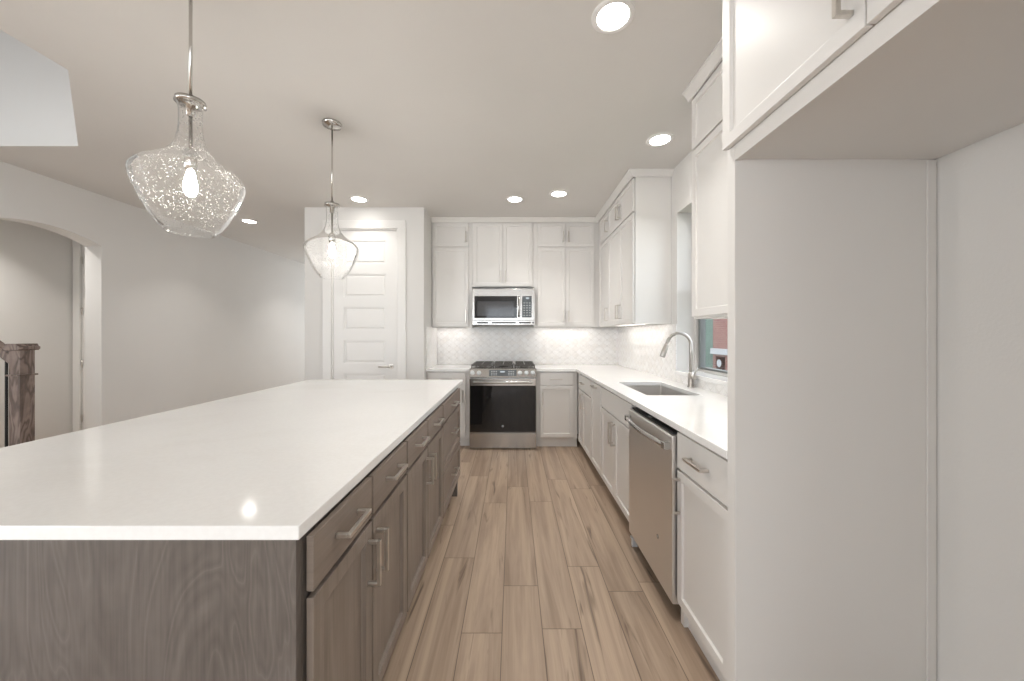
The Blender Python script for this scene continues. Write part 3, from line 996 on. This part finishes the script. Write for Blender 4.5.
mb = MB(); mb.disc(0.012, (0, -0.0515, 0.268), 20, 'Y', 0.0025); bdg = mb.build('badge', 'knob_white', door)
text_part('GE', 0.013, 'keypad_grey', bdg, (0, -0.0520, 0.268))
mb = MB()
mb.tube([(-0.335, -0.088, 0.770), (0.335, -0.088, 0.770)], 0.0135, 16)
for sx in (-1, 1):
    mb.box(sx * 0.325 - 0.012, sx * 0.325 + 0.012, -0.088, -0.049, 0.760, 0.780)
mb.build('handle', 'stainless', door, bevel=0.002)
# sloping control panel
mb = MB(); mb.prism([(-0.050, 0.820), (-0.056, 0.826), (-0.030, 0.918), (-0.022, 0.922), (0.020, 0.922), (0.020, 0.820)], 'X', -hw, hw)
cpn = mb.build('control_panel', 'stainless', rg, bevel=0.002)
tilt = math.atan2(0.026, 0.092)
Mt = Matrix.Translation((0, -0.0430, 0.872)) @ Matrix.Rotation(-tilt, 4, 'X')
mb = MB(); mb.box(-0.156, 0.156, -0.0025, 0.003, -0.036, 0.036); mb.xform(Mt); dsp = mb.build('display', 'keypad_grey', cpn)
for r in range(3):
    for cx in (-0.125, -0.100, -0.075, 0.070, 0.095, 0.120):
        mb = MB(); mb.box(cx - 0.008, cx + 0.008, -0.0036, -0.0025, -0.026 + r * 0.020, -0.020 + r * 0.020)
        mb.xform(Mt); mb.build('key', 'key_print', cpn)
mb = MB(); mb.box(-0.03, 0.022, -0.0036, -0.0025, 0.004, 0.022); mb.xform(Mt); mb.build('clock', 'clock_digits', dsp)
for kx in (-0.347, -0.272, 0.194, 0.268, 0.341):
    mb = MB()
    mb.solid_lathe([(0.026, 0.0), (0.026, -0.004), (0.0215, -0.006), (0.0200, -0.028), (0.0185, -0.031)], (kx, 0, 0), 24, 'Y')
    mb.box(kx - 0.0035, kx + 0.0035, -0.036, -0.030, -0.017, 0.017)
    mb.xform(Mt)
    mb.build('knob', 'knob_white', cpn)
mb = MB(); mb.box(-hw, hw, 0.0205, 0.588, 0.899, 0.919)
mb.box(-hw, hw, 0.560, 0.588, 0.919, 0.935)
mb.build('cooktop', 'stainless', rg, bevel=0.004)
for (bx, by, br) in ((-0.25, 0.16, 0.045), (-0.25, 0.43, 0.038), (0.0, 0.30, 0.05), (0.25, 0.16, 0.05), (0.25, 0.43, 0.036)):
    mb = MB(); mb.solid_lathe([(br + 0.012, 0.9195), (br + 0.012, 0.926), (br, 0.930), (br, 0.938), (br * 0.8, 0.942)], (bx, by, 0)); mb.build('burner', 'cast_iron', rg)
for (gx, gw) in ((-0.252, 0.118), (0.0, 0.118), (0.252, 0.118)):
    mb = MB()
    b = 0.006
    for yy in (0.05, 0.30, 0.545):
        mb.box(gx - gw, gx + gw, yy - b, yy + b, 0.944, 0.962)
    for xx in (gx - gw + b, gx, gx + gw - b):
        mb.box(xx - b, xx + b, 0.05, 0.545, 0.946, 0.962)
    for yy in (0.165, 0.43):
        mb.box(gx - gw, gx + gw, yy - b, yy + b, 0.948, 0.962)
    for xx in (gx - gw + b, gx + gw - b):
        for yy in (0.05, 0.545):
            mb.box(xx - b, xx + b, yy - b, yy + b, 0.9195, 0.946)
    mb.build('grate', 'cast_iron', rg, bevel=0.002)

# ------------------------------------------------------------------ microwave
mw = thing('microwave', 'stainless over-the-range microwave hung below the wall cabinets', 'microwave', (RX, 4.395, 1.428))
mh, H = 0.379, 0.440
mb = MB(); mb.box(-mh, mh, 0.0, YB - 4.395 - 0.012, 0.012, H); mb.build('body', 'stainless_dark', mw)
mb = MB(); mb.grid([-mh, -0.351, 0.166, 0.212], [0.055, 0.084, 0.347, H], [(1, 1)], 'Y', -0.026, -0.001); door = mb.build('door', 'stainless', mw, bevel=0.003)
mb = MB(); mb.grid([-0.351, -0.318, 0.122, 0.166], [0.084, 0.106, 0.286, 0.347], [(1, 1)], 'Y', -0.024, -0.003); wn = mb.build('window', 'oven_glass', door)
mb = MB(); mb.box(-0.318, 0.122, -0.022, -0.006, 0.106, 0.286); mb.build('screen', 'microwave_screen', wn)
mb = MB()
mb.tube([(0.188, -0.028, 0.100), (0.188, -0.058, 0.125), (0.188, -0.066, 0.200), (0.188, -0.066, 0.240), (0.188, -0.058, 0.315), (0.188, -0.028, 0.340)], 0.011, 14)
mb.build('handle', 'stainless', door)
mb = MB(); mb.grid([0.213, 0.228, 0.344, mh], [0.055, 0.090, 0.347, H], [(1, 1)], 'Y', -0.026, -0.001); cpn = mb.build('control_panel', 'stainless', mw, bevel=0.002)
mb = MB(); mb.box(0.228, 0.344, -0.024, -0.003, 0.090, 0.347); kp = mb.build('keypad', 'keypad_grey', cpn)
for r in range(6):
    for k in range(3):
        cx, cz = 0.252 + k * 0.034, 0.115 + r * 0.030
        mb = MB(); mb.box(cx - 0.008, cx + 0.008, -0.0246, -0.024, cz - 0.004, cz + 0.004); mb.build('key', 'key_print', cpn)
mb = MB(); mb.box(0.272, 0.312, -0.0246, -0.024, 0.314, 0.332); mb.build('clock', 'clock_digits', kp)
mb = MB(); mb.grid([-mh, -0.320, -0.185, -0.140, 0.150, 0.190, 0.330, 0.352, 0.372, mh], [0.0, 0.018, 0.032, 0.053], [(1, 1), (3, 1), (5, 1), (7, 1)], 'Y', -0.022, -0.001)
gr = mb.build('vent_strip', 'stainless', mw, bevel=0.0015)
mb = MB(); mb.box(-0.375, 0.375, -0.012, -0.002, 0.017, 0.033); mb.build('vent_opening', 'black_plastic', gr)

# ------------------------------------------------------------------ under-cabinet light strips
def led(label, x0, x1, y0, y1, group=None):
    cx, cy = (x0 + x1) / 2, (y0 + y1) / 2
    t = thing('under_cabinet_light', label, 'light', (cx, cy, ZU + 0.017), 0, group)
    a, b = (x1 - x0) / 2, (y1 - y0) / 2
    mb = MB(); mb.grid([-a - 0.004, -a, a, a + 0.004], [-b - 0.004, -b, b, b + 0.004], [(1, 1)], 'Z', -0.010, 0.0); mb.build('housing', 'trim_paint', t)
    mb = MB(); mb.box(-a, a, -b, b, -0.008, -0.001); mb.build('diffuser', 'led_strip', t)
led('slim light strip under the wall cabinet left of the microwave', -0.96, -0.55, 4.60, 4.62)
led('slim light strip under the wall cabinet right of the microwave', 0.31, 1.02, 4.60, 4.62)
led('slim light strip under the three-door wall cabinet on the right wall', 1.24, 1.26, 3.21, 4.30)
led('slim light strip under the wall cabinet beside the window', 1.24, 1.26, 1.28, 2.08)

# ------------------------------------------------------------------ ceiling lights
def can(label, x, y, watts=None):
    t = thing('recessed_light', label, 'ceiling light', (x, y, CEIL), 0, 'round recessed ceiling lights')
    mb = MB()
    rings, fs = mb.lathe([(0.070, -0.004), (0.074, -0.008), (0.090, -0.006), (0.096, -0.001), (0.096, -0.0002)], (0, 0, 0), 40)
    mb.build('trim_ring', 'trim_paint', t)
    mb = MB(); mb.disc(0.070, (0, 0, -0.0045), 40, 'Z', 0.004); mb.build('lens', 'can_lens', t)
    d = bpy.data.lights.new('downlight', 'AREA')          # the beam of the lamp itself
    d.shape = 'DISK'; d.size = 0.13; d.energy = watts or CAN_WATTS; d.color = (1.0, 0.972, 0.925); d.spread = math.radians(105)
    lo = bpy.data.objects.new('downlight', d); C.objects.link(lo); lo.parent = t; lo.location = (0, 0, -0.0075)
can('largest-looking round recessed light, above the aisle near the refrigerator recess', 0.450, 1.620)
can('round recessed light above the sink, beside the wall cabinet crown', 1.080, 2.646, 0.75)
can('round recessed light in front of the right-hand wall cabinets, right of two by the range', 0.467, 3.660, 1.3)
can('round recessed light straight in front of the microwave wall, left of two by the range', 0.020, 3.810, 1.3)
can('round recessed light just in front of the pantry door', -1.630, 3.810, 0.9)
can('round recessed light near the left wall, seen behind the nearer pendant', -3.330, 4.550, 1.6)
can('round recessed light in the small hall behind the arch', -4.85, 3.35, 4.2)
can('round recessed light behind the viewpoint over the living room', -1.2, -2.2)
can('round recessed light behind the viewpoint by the right wall', 0.5, -2.4)
can('unseen round recessed light added in the hallway past the pantry', -3.33, 6.6)  # added out of view to brighten the left wall

# ------------------------------------------------------------------ pendants
def pendant(label, x, y):
    t = thing('pendant_light', label, 'pendant light', (x, y, CEIL), 0, 'seeded glass pendants over the island')
    z = lambda h: h - CEIL
    mb = MB(); mb.solid_lathe([(0.060, z(2.7425)), (0.062, z(2.738)), (0.058, z(2.722)), (0.014, z(2.718))], (0, 0, 0)); mb.build('canopy', 'polished_nickel', t)
    mb = MB(); mb.tube([(0, 0, z(2.720)), (0, 0, z(2.194))], 0.0055, 12); mb.build('rod', 'polished_nickel', t)
    mb = MB()
    mb.solid_lathe([(0.012, z(2.212)), (0.016, z(2.172)), (0.046, z(2.194)), (0.048, z(2.180)), (0.034, z(2.176)), (0.016, z(2.172)), (0.014, z(2.137)), (0.008, z(2.132))], (0, 0, 0))
    mb.build('cap', 'polished_nickel', t)
    mb = MB(); mb.solid_lathe([(0.006, z(2.132)), (0.006, z(2.000)), (0.019, z(1.990)), (0.021, z(1.935)), (0.012, z(1.928))], (0, 0, 0)); mb.build('socket', 'polished_nickel', t)
    mb = MB(); mb.solid_lathe([(0.004, z(1.930)), (0.011, z(1.924)), (0.015, z(1.905)), (0.021, z(1.876)), (0.020, z(1.852)), (0.013, z(1.836)), (0.004, z(1.831))], (0, 0, 0), 24); mb.build('bulb', 'bulb_glow', t)
    prof = [(0.041, 2.206), (0.037, 2.195), (0.035, 2.160), (0.0355, 2.120), (0.038, 2.085), (0.045, 2.050), (0.057, 2.018), (0.078, 1.988), (0.108, 1.962), (0.138, 1.940),
            (0.158, 1.920), (0.167, 1.902), (0.168, 1.886), (0.163, 1.862), (0.152, 1.830), (0.135, 1.790), (0.114, 1.748), (0.094, 1.716), (0.082, 1.704), (0.076, 1.702), (0.077, 1.697), (0.075, 1.692), (0.069, 1.692), (0.067, 1.697), (0.070, 1.702)]
    prof = [(a, b if b < 1.886 else 1.886 + (b - 1.886) * 0.91) for a, b in prof]
    mb = MB()
    mb.lathe([(r, z(h)) for r, h in prof], (0, 0, 0), 64)
    o = mb.build('glass_shade', 'seeded_glass', t)
pendant('seeded glass pendant on a thin rod over the near half of the island', -1.218, 1.360)
pendant('seeded glass pendant on a thin rod, farther of the two, before the pantry door', -1.226, 2.440)

# ------------------------------------------------------------------ stairs
stt = thing('staircase', 'staircase foot with square dark-grained newel post behind the island', 'staircase', (-3.561, 2.611, 0))
mb = MB(); a = 0.041
mb.box(-a, a, -a, a, 0, 1.205)
mb.build('newel_post', 'stair_wood', stt, bevel=0.003)
mb = MB()
mb.box(-0.052, 0.052, -0.052, 0.052, 1.012, 1.024)
mb.build('post_collar', 'stair_wood', stt, bevel=0.003)
mb = MB()
mb.prism([(-0.047, 1.196), (0.047, 1.196), (0.060, 1.206), (0.060, 1.222), (0.047, 1.228), (0.040, 1.244), (-0.040, 1.244), (-0.047, 1.228), (-0.060, 1.222), (-0.060, 1.206)], 'Y', -0.058, 0.058)
mb.build('post_cap', 'stair_wood', stt, bevel=0.003)
mb = MB()
mb.tube([(-a - 0.001, 0, 1.122), (-1.4, 0, 2.10)], 0.030, 4, square=True, up=(0, 1, 0))
mb.build('handrail', 'stair_wood', stt, bevel=0.008)
for k in range(9):
    bx = -0.113 - 0.115 * k
    mb = MB(); mb.box(bx - 0.0055, bx + 0.0055, -0.0055, 0.0055, 0.06 + 0.18 * max(0, math.floor((-bx) / 0.27)), 1.112 + (-bx - 0.06) * 0.72)
    mb.build('baluster', 'baluster_iron', stt)
for k in range(5):
    mb = MB()
    x1_ = -a - 0.002 - 0.27 * k
    mb.box(x1_ - 0.28, x1_, -1.0, 0.03, 0 if k == 0 else 0.18 * k - 0.02, 0.18 * (k + 1))
    mb.box(x1_ - 0.02, x1_ + 0.02, -1.0, 0.03, 0.18 * (k + 1) - 0.025, 0.18 * (k + 1))
    mb.build('step', 'stair_carpet', stt, bevel=0.006)

# ------------------------------------------------------------------ outside the kitchen window
mb = MB(); mb.box(1.8, 40, -15, 45, -0.45, -0.40); struct(mb.build('ground_lawn', 'lawn_grass'))
hs = thing('neighbour_house', 'green-sided house with red brick front seen through the kitchen window', 'house', (10.0, 16.65, -0.40))
mb = MB()
for k in range(26):                                  # lap siding boards
    z0 = k * 0.16
    mb.prism([(-0.5, z0), (-0.53, z0), (-0.505, z0 + 0.165), (-0.5, z0 + 0.165)], 'Y', 0.0, 9.0)
mb.box(-0.5, 6.0, 0.0, 9.0, 0, 4.2)
mb.build('siding', 'green_siding', hs)
mb = MB(); mb.box(-0.75, 6.0, -7.0, 0.0, 1.08, 4.2); mb.grid([-7.0, -2.6, -0.95, -0.22, 0.0], [0, 0.72, 0.82], [(2, 0)], 'X', -0.75, 6.0); mb.build('brick_front', 'red_brick', hs)
mb = MB(); mb.box(-0.85, 6.0, -7.05, 0.05, 0.82, 1.08); mb.box(-0.82, -0.76, -0.95, -0.1, 2.62, 2.72); mb.build('stone_band', 'stone_band', hs)
mb = MB(); mb.solid_lathe([(0.17, -0.80), (0.17, -0.78), (0.10, -0.76)], (0, -0.56, 0.42), 20, 'X'); mb.build('round_vent', 'stone_band', hs)
mb = MB(); mb.prism([(-7.4, 4.2), (9.4, 4.2), (9.4, 4.35), (1.0, 6.6), (-7.4, 4.35)], 'X', -1.1, 6.2); mb.build('roof', 'stair_carpet', hs)
